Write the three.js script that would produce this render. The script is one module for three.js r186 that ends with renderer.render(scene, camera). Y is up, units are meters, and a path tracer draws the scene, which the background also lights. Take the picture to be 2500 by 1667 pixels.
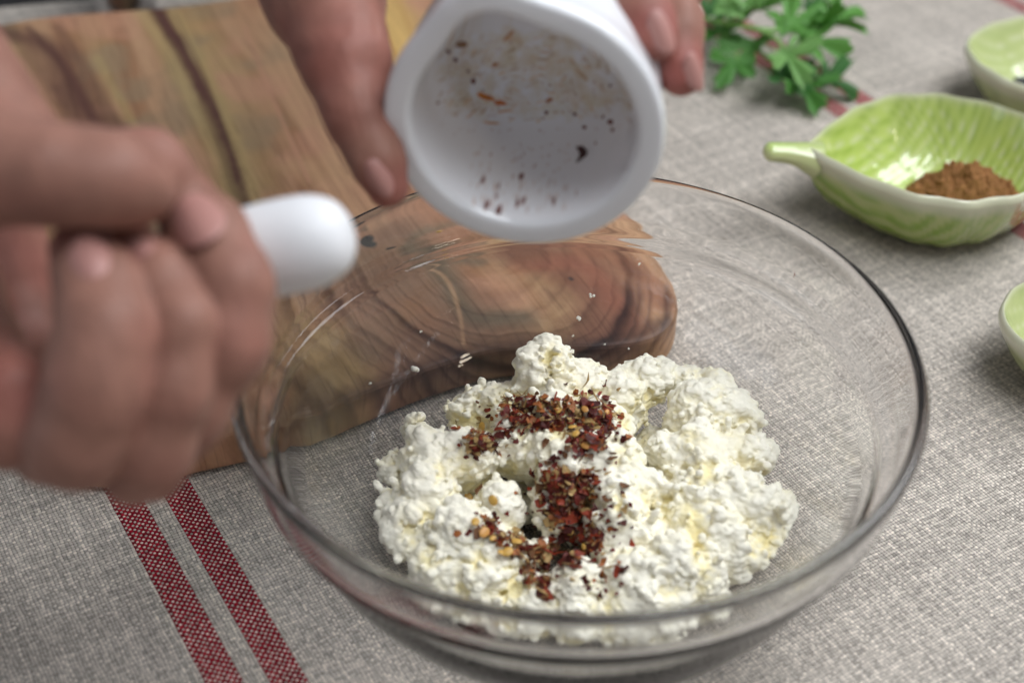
import * as THREE from 'three';
import { MarchingCubes } from 'three/addons/objects/MarchingCubes.js';
import { mergeGeometries } from 'three/addons/utils/BufferGeometryUtils.js';
import { RectAreaLightUniformsLib } from 'three/addons/lights/RectAreaLightUniformsLib.js';
RectAreaLightUniformsLib.init();

// ------------------------------------------------------------ camera, light, exposure
const scene = new THREE.Scene();
const V = (x, y, z) => new THREE.Vector3(x, y, z);
const FPX = 3500, SC = 2500 / 2352;            // lens length in photograph pixels; measuring grid 2352 x 1568
const camera = new THREE.PerspectiveCamera(2 * Math.atan(833.5 / FPX) * 180 / Math.PI, 1024 / 682, 0.02, 30);
const CR = V(0.99999, 0.00354, -0.00284), CU = V(-0.00454, 0.77953, -0.62635), CF = V(0, -0.62636, -0.77954), CP = V(-0.0198, 0.3649, 0.3373);
camera.position.copy(CP);
camera.quaternion.setFromRotationMatrix(new THREE.Matrix4().makeBasis(CR, CU, CF.clone().negate()));
camera.focus = 0.515;
camera.userData.fStop = 5.6;
const renderer = new THREE.WebGLRenderer({ antialias: true });
renderer.toneMapping = THREE.LinearToneMapping;
renderer.toneMappingExposure = 1.08;
renderer.shadowMap.enabled = true;
scene.background = new THREE.Color().setRGB(0.175, 0.185, 0.208);

// ------------------------------------------------------------ helpers
function rng(seed) { let s = seed >>> 0; return () => { s = (s + 0x6d2b79f5) | 0; let t = Math.imul(s ^ (s >>> 15), 1 | s); t = (t + Math.imul(t ^ (t >>> 7), 61 | t)) ^ t; return ((t ^ (t >>> 14)) >>> 0) / 4294967296; }; }
const PERM = (() => { const r = rng(1234), a = new Uint8Array(1024), p = []; for (let i = 0; i < 256; i++) p[i] = i; for (let i = 255; i > 0; i--) { const j = Math.floor(r() * (i + 1)); [p[i], p[j]] = [p[j], p[i]]; } for (let i = 0; i < 1024; i++) a[i] = p[i & 255]; return a; })();
const gradAt = (h, x, y, z) => { h &= 15; const u = h < 8 ? x : y, v = h < 4 ? y : h === 12 || h === 14 ? x : z; return ((h & 1) ? -u : u) + ((h & 2) ? -v : v); };
function N3(x, y, z) {
  x += 100.3; y += 57.7; z += 31.1; const fx = Math.floor(x), fy = Math.floor(y), fz = Math.floor(z), X = fx & 255, Y = fy & 255, Z = fz & 255; x -= fx; y -= fy; z -= fz;
  const u = x * x * x * (x * (x * 6 - 15) + 10), v = y * y * y * (y * (y * 6 - 15) + 10), w = z * z * z * (z * (z * 6 - 15) + 10), A = PERM[X] + Y, B = PERM[X + 1] + Y, AA = PERM[A] + Z, AB = PERM[A + 1] + Z, BA = PERM[B] + Z, BB = PERM[B + 1] + Z, l = (a, b, t) => a + (b - a) * t;
  return l(l(l(gradAt(PERM[AA], x, y, z), gradAt(PERM[BA], x - 1, y, z), u), l(gradAt(PERM[AB], x, y - 1, z), gradAt(PERM[BB], x - 1, y - 1, z), u), v), l(l(gradAt(PERM[AA + 1], x, y, z - 1), gradAt(PERM[BA + 1], x - 1, y, z - 1), u), l(gradAt(PERM[AB + 1], x, y - 1, z - 1), gradAt(PERM[BB + 1], x - 1, y - 1, z - 1), u), v), w);
}
const fbm = (x, y, z, o = 3) => { let a = 1, s = 0; for (let i = 0; i < o; i++) { s += a * N3(x, y, z); x *= 2.03; y *= 2.03; z *= 2.03; a *= 0.5; } return s; };
const clamp = (x, a, b) => Math.min(b, Math.max(a, x)), mix = (a, b, t) => a + (b - a) * t;
const sstep = (a, b, x) => { const t = clamp((x - a) / (b - a), 0, 1); return t * t * (3 - 2 * t); };
const lin = (r, g, b) => new THREE.Color().setRGB(r / 255, g / 255, b / 255, THREE.SRGBColorSpace);
const mat = (o) => new THREE.MeshPhysicalMaterial(o);
function rayDir(u, v) { return CR.clone().multiplyScalar((u * SC - 1250) / FPX).addScaledVector(CU, -(v * SC - 833.5) / FPX).add(CF); }
function at(u, v, depth) { return CP.clone().addScaledVector(rayDir(u, v), depth * 0.818); }                    // a point that many metres into the place
function onPlane(u, v, y) { const d = rayDir(u, v); return CP.clone().addScaledVector(d, (y - CP.y) / d.y); }
const taken = new Map();
function numbered(name) { const n = taken.get(name) ?? 0; taken.set(name, n + 1); return n ? name + '_' + String(n).padStart(3, '0') : name; }
function tag(o, label, category, group) { o.userData.label = label; o.userData.category = category; if (group) o.userData.group = group; return o; }
function thing(name, label, category, pos = V(0, 0, 0), group) { const o = new THREE.Group(); o.name = numbered(name); o.position.copy(pos); scene.add(o); return tag(o, label, category, group); }
function part(name, geo, m, parent) { const o = new THREE.Mesh(geo, m); o.name = name; o.castShadow = o.receiveShadow = true; parent.add(o); return o; }
function single(name, geo, m, label, category, group) { const o = part(numbered(name), geo, m, scene); return tag(o, label, category, group); }
function paint(geo, fn) { const p = geo.attributes.position, c = new Float32Array(p.count * 3); for (let i = 0; i < p.count; i++) { const k = fn(p.getX(i), p.getY(i), p.getZ(i), i); c[i * 3] = k[0]; c[i * 3 + 1] = k[1]; c[i * 3 + 2] = k[2]; } geo.setAttribute('color', new THREE.BufferAttribute(c, 3)); return geo; }
function dataTex(w, h, data, srgb) { const t = new THREE.DataTexture(data, w, h, THREE.RGBAFormat); t.wrapS = t.wrapT = THREE.RepeatWrapping; t.magFilter = THREE.LinearFilter; if (srgb) t.colorSpace = THREE.SRGBColorSpace; t.needsUpdate = true; return t; }

// signed distance field -> one mesh. Any box, its cells may be unequal.
function meshField(lo, hi, res, fill, polys) {
  const mc = new MarchingCubes(res, new THREE.MeshBasicMaterial(), false, false, polys);
  const c = [(hi.x - lo.x) / res, (hi.y - lo.y) / res, (hi.z - lo.z) / res], half = res / 2;
  fill(mc.field, res, c);
  mc.isolation = 0; mc.update();
  const n = mc.count, P = new Float32Array(n * 3), Q = new Float32Array(n * 3);
  for (let i = 0; i < n; i++) {
    P[i * 3] = lo.x + (mc.positionArray[i * 3] * half + half) * c[0]; P[i * 3 + 1] = lo.y + (mc.positionArray[i * 3 + 1] * half + half) * c[1]; P[i * 3 + 2] = lo.z + (mc.positionArray[i * 3 + 2] * half + half) * c[2];
    let a = mc.normalArray[i * 3] / c[0], b = mc.normalArray[i * 3 + 1] / c[1], d = mc.normalArray[i * 3 + 2] / c[2]; const l = Math.hypot(a, b, d) || 1;
    Q[i * 3] = a / l; Q[i * 3 + 1] = b / l; Q[i * 3 + 2] = d / l;
  }
  const g = new THREE.BufferGeometry();
  g.setAttribute('position', new THREE.BufferAttribute(P, 3)); g.setAttribute('normal', new THREE.BufferAttribute(Q, 3));
  return g;
}
const smin = (a, b, k) => { const h = Math.max(k - Math.abs(a - b), 0) / k; return Math.min(a, b) - h * h * k * 0.25; };
function capsule(px, py, pz, s) {   // tapered
  const x = px - s.ax, y = py - s.ay, z = pz - s.az, h = clamp((x * s.dx + y * s.dy + z * s.dz) / s.dd, 0, 1);
  return Math.hypot(x - s.dx * h, y - s.dy * h, z - s.dz * h) - (s.ra + (s.rb - s.ra) * h);
}
function chain(points, k, crease = 0) {   // points: [Vector3, radius]
  const segs = [];
  for (let i = 0; i + 1 < points.length; i++) { const [a, ra] = points[i], [b, rb] = points[i + 1]; const dx = b.x - a.x, dy = b.y - a.y, dz = b.z - a.z; segs.push({ ax: a.x, ay: a.y, az: a.z, dx, dy, dz, dd: dx * dx + dy * dy + dz * dz || 1e-9, ra, rb }); }
  const folds = [];
  if (crease) for (let i = 1; i + 1 < points.length; i++) { const a = points[i + 1][0].clone().sub(points[i - 1][0]).normalize(), [p, r] = points[i]; for (const o of [-0.0024, 0, 0.0021]) folds.push([p.x + a.x * o, p.y + a.y * o, p.z + a.z * o, a.x, a.y, a.z, r * 1.25, o ? crease * 0.6 : crease]); }
  return (x, y, z) => { let d = 1; for (const s of segs) d = smin(d, capsule(x, y, z, s), k); if (d > -0.003 && d < 0.003) for (const f of folds) { const u = x - f[0], v = y - f[1], w = z - f[2]; if (u * u + v * v + w * w > f[6] * f[6] * 1.3) continue; const t = u * f[3] + v * f[4] + w * f[5]; d += f[7] * Math.exp(-((t / 0.0008) ** 2)); } return d; };
}
function march(sdf, u, v, t0, t1) {   // first surface point along a line of sight
  const d = rayDir(u, v).normalize(); let t = t0;
  for (let i = 0; i < 400 && t < t1; i++) { const p = CP.clone().addScaledVector(d, t), s = sdf(p.x, p.y, p.z); if (s < 0.00015) { const e = 0.0006, n = V(sdf(p.x + e, p.y, p.z) - sdf(p.x - e, p.y, p.z), sdf(p.x, p.y + e, p.z) - sdf(p.x, p.y - e, p.z), sdf(p.x, p.y, p.z + e) - sdf(p.x, p.y, p.z - e)).normalize(); return { p, n }; } t += Math.max(s * 0.7, 0.00012); }
  return null;
}

// ------------------------------------------------------------ lamps
function lamp(name, label, pos, target, w, h, color, power, glow) {
  const g = thing(name, label, 'lamp', pos);
  g.lookAt(target); // +z of the group faces the target
  part('housing', new THREE.BoxGeometry(w + 0.06, h + 0.06, 0.05), mat({ color: 0xd8d8d8, roughness: 0.6 }), g).position.z = -0.03;
  const panel = part('lamp_panel', new THREE.BoxGeometry(w, h, 0.006), mat({ color: 0xffffff, emissive: color, emissiveIntensity: glow, roughness: 0.8 }), g); panel.castShadow = false;
  const l = new THREE.RectAreaLight(color, power, w, h); l.name = name; l.position.copy(pos).addScaledVector(target.clone().sub(pos).normalize(), 0.01); l.lookAt(target); scene.add(l);
  // a RectAreaLight shines along its -z, lookAt points a light's -z at the target
  return g;
}
const COOL = new THREE.Color().setRGB(0.925, 0.962, 1.01);
lamp('panel_lamp', 'wide square ceiling panel above the table, to the right', V(0.70, 0.95, -0.45), V(0.10, 0, -0.1), 0.6, 0.6, COOL, 5.6, 1.5);
lamp('panel_lamp', 'long ceiling panel almost straight above the bowl', V(0.36, 1.08, 0.14), V(0.14, 0, -0.1), 0.6, 0.45, COOL, 6.6, 1.5);
lamp('panel_lamp', 'unseen bluish panel added low at the left for reflections in the glass rim', V(-1.4, 0.30, 0.45), V(0, 0.1, 0), 1.2, 0.45, new THREE.Color().setRGB(0.80, 0.90, 1), 0.45, 0.45);  // unseen low panel, added only for bluish reflections on the bowl rim
lamp('panel_lamp', 'far right warm ceiling strip, the nearer of a pair', V(2.3, 1.6, 2.0), V(0, 0, -0.05), 0.55, 0.08, new THREE.Color().setRGB(1, 0.86, 0.68), 16, 4);
lamp('panel_lamp', 'far right warm ceiling strip, the farther of a pair', V(2.5, 1.6, 2.3), V(0, 0, -0.05), 0.6, 0.08, new THREE.Color().setRGB(1, 0.86, 0.68), 16, 4);

// ------------------------------------------------------------ table and tablecloth
{
  const t = part('table', new THREE.BoxGeometry(3.2, 0.04, 3.0), mat({ color: lin(26, 24, 23), roughness: 0.6 }), scene);
  t.position.set(0, -0.026, 0); t.userData.kind = 'structure';
}
const SD = V(0.5135, 0, 0.8581), SP = V(0.8581, 0, -0.5135), S0 = V(-0.1658, 0, -0.0296);   // stripe direction, across it, a point on the first stripe's left edge
const clothHeight = (x, z) => 0.0009 * (fbm(x * 7, 0.5, z * 9, 2)) * sstep(0.1, 0.25, Math.hypot(x, z + 0.02)) * sstep(-0.14, -0.22, z - 0.4 * x) - 0.0004;
const THREADS = 96, TILE = THREADS * 0.00118;
function weave(kind) {   // colour and height of plain weave; kind: natural, or red warp over natural weft
  const n = 1536, q = n / THREADS, col = new Uint8Array(n * n * 4), hgt = new Uint8Array(n * n * 4), r = rng(kind === 'red' ? 7 : 3);
  const tone = (k) => { const a = []; for (let i = 0; i < THREADS; i++) a.push(1 + (r() - 0.5) * k + (r() < 0.1 ? -0.09 : 0)); return a; };
  const wa = tone(0.26), we = tone(0.26), fa = tone(0.5), fe = tone(0.5), spot = []; for (let i = 0; i < THREADS * THREADS; i++) spot.push(1 + (r() - 0.5) * 0.26);
  const nat = [207, 197, 185], redA = [158, 20, 40];
  for (let y = 0; y < n; y++) for (let x = 0; x < n; x++) {
    const wob = 0.13 * Math.sin((y / n) * 2 * Math.PI * 9 + fa[Math.floor(x / q)] * 9), wob2 = 0.13 * Math.sin((x / n) * 2 * Math.PI * 11 + fe[Math.floor(y / q)] * 9);
    const fx = x / q + wob, fy = y / q + wob2, ix = ((Math.floor(fx) % THREADS) + THREADS) % THREADS, iy = ((Math.floor(fy) % THREADS) + THREADS) % THREADS, u = fx - Math.floor(fx) - 0.5, v = fy - Math.floor(fy) - 0.5;
    const warpUp = (ix + iy) % 2 === 0;
    const tw = 0.44 * (0.86 + 0.16 * (warpUp ? fa[ix] : fe[iy])), a = warpUp ? u : v, b = warpUp ? v : u;      // a across the thread, b along
    const prof = Math.sqrt(Math.max(0, 1 - (a / tw) * (a / tw))), arch = Math.cos(b * Math.PI * 0.94);
    let h = prof * (0.22 + 0.78 * arch), deep = h < 0.12;
    const twist = 0.06 * Math.sin((b * 5 + a * 9) * 2.2);
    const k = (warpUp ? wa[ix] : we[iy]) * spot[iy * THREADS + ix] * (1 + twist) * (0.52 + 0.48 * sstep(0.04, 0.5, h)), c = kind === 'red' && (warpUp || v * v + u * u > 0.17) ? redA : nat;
    const o = (y * n + x) * 4; for (let j = 0; j < 3; j++) col[o + j] = clamp(c[j] * Math.pow(k, 0.8), 0, 255); col[o + 3] = 255;
    hgt[o] = hgt[o + 1] = hgt[o + 2] = clamp((h + twist) * 235, 0, 255); hgt[o + 3] = 255;
  }
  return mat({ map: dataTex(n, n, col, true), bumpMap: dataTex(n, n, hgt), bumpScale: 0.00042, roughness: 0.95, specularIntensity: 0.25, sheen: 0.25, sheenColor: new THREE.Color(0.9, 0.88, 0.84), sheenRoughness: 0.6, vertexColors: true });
}
{
  const cloth = thing('tablecloth', 'beige linen tablecloth with red stripes under the glass bowl', 'tablecloth');
  const natural = weave('natural'), red = weave('red');
  const farT = (s) => { const dx = 0.970, dz = -0.242, px = -0.3126, pz = -0.4181; const x0 = S0.x + SP.x * s, z0 = S0.z + SP.z * s; return ((px - x0) * dz - (pz - z0) * dx) / (SD.x * dz - SD.z * dx); };
  const strip = (s0, s1) => {
    const ns = Math.max(2, Math.ceil((s1 - s0) / 0.004)), nt = 260, P = [], U = [], C = [], I = [];
    for (let j = 0; j <= nt; j++) for (let i = 0; i <= ns; i++) {
      const s = mix(s0, s1, i / ns), t = mix(farT(s), 0.85, j / nt), x = S0.x + SP.x * s + SD.x * t, z = S0.z + SP.z * s + SD.z * t;
      P.push(x, clothHeight(x, z), z); U.push(s / TILE, t / TILE);
      const k = 1 + 0.10 * fbm(s * 26, 2.2, t * 26, 3) + 0.05 * N3(s * 300, 1.1, t * 9) + 0.05 * N3(s * 9, 4.1, t * 300); C.push(k, k, k);
    }
    for (let j = 0; j < nt; j++) for (let i = 0; i < ns; i++) { const a = j * (ns + 1) + i, b = a + 1, c = a + ns + 1, d = c + 1; I.push(a, c, b, b, c, d); }
    const g = new THREE.BufferGeometry(); g.setAttribute('position', new THREE.Float32BufferAttribute(P, 3)); g.setAttribute('uv', new THREE.Float32BufferAttribute(U, 2)); g.setAttribute('color', new THREE.Float32BufferAttribute(C, 3)); g.setIndex(I); g.computeVertexNormals();
    if (g.attributes.normal.getY(10) < 0) { g.setIndex(I.map((_, k2) => I[k2 - (k2 % 3) + [0, 2, 1][k2 % 3]])); g.computeVertexNormals(); }
    return g;
  };
  const w = 0.0106, starts = [0, 0.0176, 0.4045, 0.4225, 0.5745, 0.5925]; let s = -0.62;
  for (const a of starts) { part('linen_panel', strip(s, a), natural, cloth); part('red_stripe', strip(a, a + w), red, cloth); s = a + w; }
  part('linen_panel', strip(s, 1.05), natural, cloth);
}

// ------------------------------------------------------------ cutting board
const BT = 0.018;
const BX0 = -0.37, BZ0 = -0.48, BW = 0.48;
{
  const n = 2000, buf = new Float32Array(n * n * 3), KK = new Float32Array(n * n), pos = (u, v) => { const p = onPlane(u, v, BT); return [(p.x - BX0) / BW * n, (p.z - BZ0) / BW * n]; };
  const ga = onPlane(330, 0, BT), gb = onPlane(575, 500, BT), G = gb.clone().sub(ga).setY(0).normalize(), GP = V(-G.z, 0, G.x);
  const c = (r, g, b) => { const k = lin(r, g, b); return [k.r, k.g, k.b]; };
  const tanA = c(180, 142, 108), tanB = c(146, 106, 76), yel = c(168, 146, 98), pink = c(184, 136, 110), grey = c(138, 120, 94);
  const gc = (u, v) => { const p = onPlane(u, v, BT); return [p.x * GP.x + p.z * GP.z, p.x * G.x + p.z * G.z]; };   // across and along the grain
  const [A0, B0] = gc(1105, 580), RA = Math.abs(gc(1475, 640)[0] - A0), RB = gc(1100, 870)[1] - B0, RINGS = [[0.62, 0.010, 0.25], [0.80, 0.010, 0.4], [0.91, 0.008, 0.35], [1.0, 0.022, 0.95], [1.10, 0.012, 0.6], [1.17, 0.010, 0.5], [1.27, 0.020, 0.75], [1.38, 0.012, 0.5], [1.47, 0.010, 0.5], [1.60, 0.022, 0.6], [1.78, 0.015, 0.4], [1.95, 0.02, 0.45]];
  for (let j = 0; j < n; j++) for (let i = 0; i < n; i++) {
    const x = BX0 + i / n * BW, z = BZ0 + j / n * BW;
    let a = x * GP.x + z * GP.z, b = x * G.x + z * G.z;
    a += 0.006 * N3(a * 14, 3.3, b * 7) + 0.002 * N3(a * 40, 1.3, b * 14);
    const s1 = fbm(a * 60, 0.3, b * 4, 3), s2 = fbm(a * 22 + 5, 2.3, b * 2.5, 2), s3 = N3(a * 420, 5.5, b * 11), s4 = N3(a * 900, 1.5, b * 40), cl = fbm(x * 22, 8.8, z * 22, 3);
    const o = (j * n + i) * 3, ty = sstep(-0.1, 0.55, s2), tp = sstep(-0.05, 0.5, cl), tg = sstep(0.1, 0.6, -cl + 0.3 * s1);
    const sd = a - A0, tt = Math.max(0, b - B0), side = sd > 0 ? 3.7 : 41.2, w = Math.hypot(sd / RA, tt / RB) + 0.05 * N3(x * 28, side, z * 28) + 0.025 * N3(x * 80, side, z * 80) + 0.008 * N3(x * 300, side, z * 300);
    let ln = 0; for (const [w0, hw, st] of RINGS) { const q = (w - w0 - 0.012 * Math.sin(w0 * 90)) / (hw * (1 + 0.6 * N3(x * 40, w0 * 9, z * 40))); ln = Math.max(ln, st * (q < 0 ? Math.exp(-q * q) : Math.exp(-q * q * 0.18))); }
    ln *= sstep(-0.10, 0.0, b - B0) * (0.55 + 0.6 * sstep(-0.3, 0.4, N3(x * 20, 9, z * 20)));
    const band = 0.16 * fbm(w * 11, side, 0.5, 3) * sstep(-0.12, 0, b - B0), k = (1 + 0.13 * s1 + 0.12 * s3 - 0.20 * sstep(0.15, 0.55, s4) + 0.05 * N3(x * 600, 1, z * 600) + band) * (1 - 0.74 * ln);
    for (let q = 0; q < 3; q++) { let vv = mix(tanA[q], tanB[q], sstep(-0.4, 0.4, s1)); vv = mix(vv, yel[q], ty * 0.6); vv = mix(vv, pink[q], tp * 0.55); vv = mix(vv, grey[q], tg * 0.6); buf[o + q] = vv; }
    KK[j * n + i] = k;
  }
  // figure of the wood: streaks, growth lines and knots, each [points, half width mm, softness, colour, strength]
  const Z = (p) => p.map(([x, y]) => [(x / 1.96 + 500) / SC, (y / 1.96 + 450) / SC]);
  const dark = c(86, 54, 46), line = c(84, 64, 54), olive = c(104, 94, 76), knot = c(52, 48, 48), red = c(146, 86, 66), pale = c(190, 152, 116), umber = c(106, 74, 58);
  const strokes = [
    [[[760, 620], [840, 720], [940, 800], [1060, 820]], 26, 0.8, c(130, 100, 80), 0.85], [[[900, 540], [980, 640], [1080, 740], [1180, 790]], 24, 0.8, c(126, 98, 78), 0.8], [[[1180, 560], [1300, 620], [1400, 700], [1380, 780]], 24, 0.8, c(116, 74, 58), 0.85], [[[1300, 540], [1440, 600], [1520, 690]], 12, 0.9, c(126, 76, 56), 0.7], [[[700, 950], [860, 890], [1020, 830], [1160, 795], [1420, 785], [1540, 740]], 9, 1, c(84, 58, 46), 0.75], [[[640, 860], [700, 900], [760, 940]], 16, 1, c(118, 92, 66), 0.7], [[[560, 600], [620, 700], [640, 800]], 14, 1, c(140, 112, 78), 0.6],
    [[[-60, 60], [110, 110], [180, 230], [270, 330], [360, 470]], 14, 1, dark, 0.8], [[[60, 60], [150, 160], [215, 280]], 4, 1, dark, 0.75], [[[130, 60], [190, 150], [280, 310], [380, 470]], 5, 1, umber, 0.6],
    [[[220, 130], [330, 330], [430, 500], [520, 660]], 4, 1, yel, 0.5], [[[600, 20], [700, 200], [790, 420]], 7, 1, pale, 0.45],
    [[[330, -20], [400, 90], [455, 190], [500, 300], [530, 380], [556, 470], [590, 560], [600, 650]], 6, 0.7, dark, 1], [[[300, -10], [375, 110], [430, 210], [480, 320], [520, 420], [560, 540]], 8, 1, yel, 0.55], [[[400, 30], [480, 180], [535, 310], [590, 470]], 5, 1, yel, 0.55],
    [[[400, 30], [470, 180], [515, 310], [545, 420]], 1.2, 1, dark, 0.7],
    [Z([[1090, 360], [1150, 460], [1200, 560], [1280, 640], [1420, 640], [1520, 640]]), 9, 1, olive, 0.8], [Z([[1000, 330], [1180, 330], [1300, 360]]), 7, 1, olive, 0.7], [Z([[1060, 380], [1130, 430], [1180, 520], [1215, 640], [1230, 760]]), 1.6, 1, pale, 0.6],
    [Z([[950, 340], [1000, 240], [1120, 200], [1300, 150]]), 5, 1, olive, 0.6],
    [Z([[1500, 400], [1800, 380], [1950, 560]]), 11, 1, red, 0.35], [Z([[1745, 455], [1755, 462]]), 1.3, 0.8, knot, 0.9],
    [[[836, 545], [830, 556], [842, 560]], 3.2, 0.3, knot, 1], [[[800, 520], [824, 518]], 2, 0.5, knot, 0.9], [[[884, 571], [896, 570]], 1.5, 0.4, knot, 0.95],
    [[[560, 960], [620, 1000], [680, 980]], 4, 1, umber, 0.6], [[[840, -60], [900, 80], [960, 200], [1060, 330]], 22, 0.7, c(206, 170, 104), 0.9], [[[860, 20], [900, 110], [950, 200]], 1.5, 1, c(176, 128, 64), 0.7], [[[910, -10], [950, 90], [980, 160]], 1.2, 1, c(176, 128, 64), 0.6], [[[700, 380], [760, 430], [830, 500]], 14, 1, pale, 0.55], [[[60, 120], [160, 260], [250, 420], [330, 560]], 10, 1, dark, 0.5], [[[640, 60], [730, 260], [800, 400]], 1.2, 1, umber, 0.5], [[[560, 60], [640, 260], [710, 420]], 1.6, 1, pink, 0.6],
  ];
  const mask = new Float32Array(n * n);
  for (const [pts, hw, soft, col, str] of strokes) {
    const W = hw / 1000 / BW * n, q = new THREE.CatmullRomCurve3(pts.map(([u, v]) => { const [a, b] = pos(u, v); return V(a, b, 0); })).getPoints(pts.length * 5), R = W * 1.5 + 2; let x0 = n, x1 = 0, y0 = n, y1 = 0;
    for (const p of q) { x0 = Math.min(x0, p.x); x1 = Math.max(x1, p.x); y0 = Math.min(y0, p.y); y1 = Math.max(y1, p.y); }
    x0 = clamp(Math.floor(x0 - R), 0, n - 1); x1 = clamp(Math.ceil(x1 + R), 0, n - 1); y0 = clamp(Math.floor(y0 - R), 0, n - 1); y1 = clamp(Math.ceil(y1 + R), 0, n - 1);
    for (let y = y0; y <= y1; y++) mask.fill(1e9, y * n + x0, y * n + x1 + 1);
    for (let s = 0; s + 1 < q.length; s++) {
      const a = q[s], b = q[s + 1], dx = b.x - a.x, dy = b.y - a.y, dd = dx * dx + dy * dy + 1e-6;
      for (let y = Math.max(y0, Math.floor(Math.min(a.y, b.y) - R)); y <= Math.min(y1, Math.ceil(Math.max(a.y, b.y) + R)); y++) for (let x = Math.max(x0, Math.floor(Math.min(a.x, b.x) - R)); x <= Math.min(x1, Math.ceil(Math.max(a.x, b.x) + R)); x++) {
        const h = clamp(((x - a.x) * dx + (y - a.y) * dy) / dd, 0, 1), d = (x - a.x - dx * h) ** 2 + (y - a.y - dy * h) ** 2; if (d < mask[y * n + x]) mask[y * n + x] = d;
      }
    }
    for (let y = y0; y <= y1; y++) for (let x = x0; x <= x1; x++) {
      const m = mask[y * n + x]; if (m > R * R) continue;
      const wob = 1 + 0.3 * N3(x * 0.012, hw, y * 0.012) + 0.15 * N3(x * 0.06, hw, y * 0.06), d = Math.sqrt(m) / (W * wob), al = str * (1 - sstep(1 - soft, 1.05, d)); if (al <= 0) continue;
      const o = (y * n + x) * 3; for (let k = 0; k < 3; k++) buf[o + k] = mix(buf[o + k], col[k], al);
    }
  }
  const data = new Uint8Array(n * n * 4), bump = new Uint8Array(n * n * 4), enc = (x) => { x = clamp(x, 0, 1); return 255 * (x <= 0.0031308 ? x * 12.92 : 1.055 * Math.pow(x, 1 / 2.4) - 0.055); };
  for (let i = 0; i < n * n; i++) { for (let k = 0; k < 3; k++) data[i * 4 + k] = enc(buf[i * 3 + k] * 1.12 * (k === 0 ? KK[i] : Math.pow(KK[i], 1.12))); data[i * 4 + 3] = 255; const g = clamp(128 + 220 * (KK[i] - 1), 0, 255); bump[i * 4] = bump[i * 4 + 1] = bump[i * 4 + 2] = g; bump[i * 4 + 3] = 255; }
  const outline = [[-70, 80], [450, 6], [940, -62], [985, -40], [1120, 90], [1290, 290], [1400, 430], [1480, 530], [1520, 590], [1548, 650], [1560, 700], [1545, 745], [1500, 775], [1400, 793], [1142, 800], [1000, 838], [820, 905], [690, 962], [531, 994], [443, 1012], [330, 1036], [200, 1046], [100, 1010], [10, 860]].map(([u, v]) => onPlane(u, v, BT));
  const curve = new THREE.CatmullRomCurve3(outline.map((p) => V(p.x, -p.z, 0)), true, 'centripetal').getPoints(220).map((p, i) => new THREE.Vector2(p.x + 0.0004 * N3(i * 0.06, 0, 0), p.y + 0.0004 * N3(0, i * 0.06, 3)));
  const g = new THREE.ExtrudeGeometry(new THREE.Shape(curve), { depth: BT - 0.0068, bevelEnabled: true, bevelThickness: 0.003, bevelSize: 0.0035, bevelOffset: -0.0035, bevelSegments: 4, curveSegments: 4, steps: 3 });
  g.rotateX(-Math.PI / 2); g.translate(0, 0.0038, 0);
  const p = g.attributes.position, uv = g.attributes.uv, nn = g.attributes.normal;
  for (let i = 0; i < p.count; i++) { const side = BT - p.getY(i), ox = nn.getX(i), oz = nn.getZ(i); uv.setXY(i, (p.getX(i) + ox * side * 0.9 - BX0) / BW, (p.getZ(i) + oz * side * 0.9 - BZ0) / BW); }
  single('cutting_board', g, mat({ map: dataTex(n, n, data, true), bumpMap: dataTex(n, n, bump), bumpScale: 0.00025, roughness: 0.48, specularIntensity: 0.6 }), 'thick wooden cutting board with dark streaked grain behind the glass bowl', 'cutting board');
}

// ------------------------------------------------------------ glass bowl
const RIM = 0.0895;
function spline(pts, n) { return new THREE.SplineCurve(pts.map(([r, y]) => new THREE.Vector2(r, y))).getPoints(n); }
const innerPts = [[0.0001, 0.005], [0.036, 0.0053], [0.050, 0.0085], [0.062, 0.0152], [0.075, 0.0275], [0.0845, 0.0425], [0.0900, 0.0555], [0.0927, 0.0640]];
const innerCurve = spline(innerPts, 80);
{
  const outer = [new THREE.Vector2(0.0001, 0.0015), new THREE.Vector2(0.040, 0.0015), new THREE.Vector2(0.0425, 0.0004), new THREE.Vector2(0.0445, 0.0001), new THREE.Vector2(0.047, 0.0008), ...spline([[0.050, 0.0035], [0.0655, 0.0115], [0.079, 0.0250], [0.0885, 0.0410], [0.0938, 0.0555], [0.0960, 0.0620], [0.0972, 0.0638], [0.0996, 0.0656], [0.1012, 0.0684], [0.1020, 0.0720], [0.1029, 0.0770], [0.1038, 0.0820], [0.1046, 0.0860], [0.1049, 0.0880], [0.1043, 0.0894], [0.1029, 0.0898], [0.1016, 0.0891], [0.1009, 0.0873], [0.1001, 0.0830], [0.0992, 0.0780], [0.0983, 0.0733], [0.0972, 0.0700], [0.0952, 0.0676], [0.0937, 0.0658]], 190)];
  const profile = [...outer, ...innerCurve.slice().reverse()];
  const g = new THREE.LatheGeometry(profile, 600);
  single('glass_bowl', g, mat({ color: 0xffffff, transmission: 1, thickness: 0.005, ior: 1.38, roughness: 0 }), 'round clear glass mixing bowl with a stepped rim, holding white cheese', 'bowl');
}
const innerR = (y) => { for (let i = 1; i < innerCurve.length; i++) if (innerCurve[i].y >= y) { const a = innerCurve[i - 1], b = innerCurve[i]; return mix(a.x, b.x, clamp((y - a.y) / (b.y - a.y + 1e-9), 0, 1)); } return 0.0925 + (y - 0.063) * 0.35; };
const bowlGap = (x, y, z) => { // approximate distance to the inner glass, positive inside the bowl's room
  if (y < 0.0052) return y - 0.0052; const r = Math.hypot(x, z), R = innerR(y); const slope = (innerR(y + 0.001) - R) / 0.001; return (R - r) / Math.hypot(1, slope); };

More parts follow.
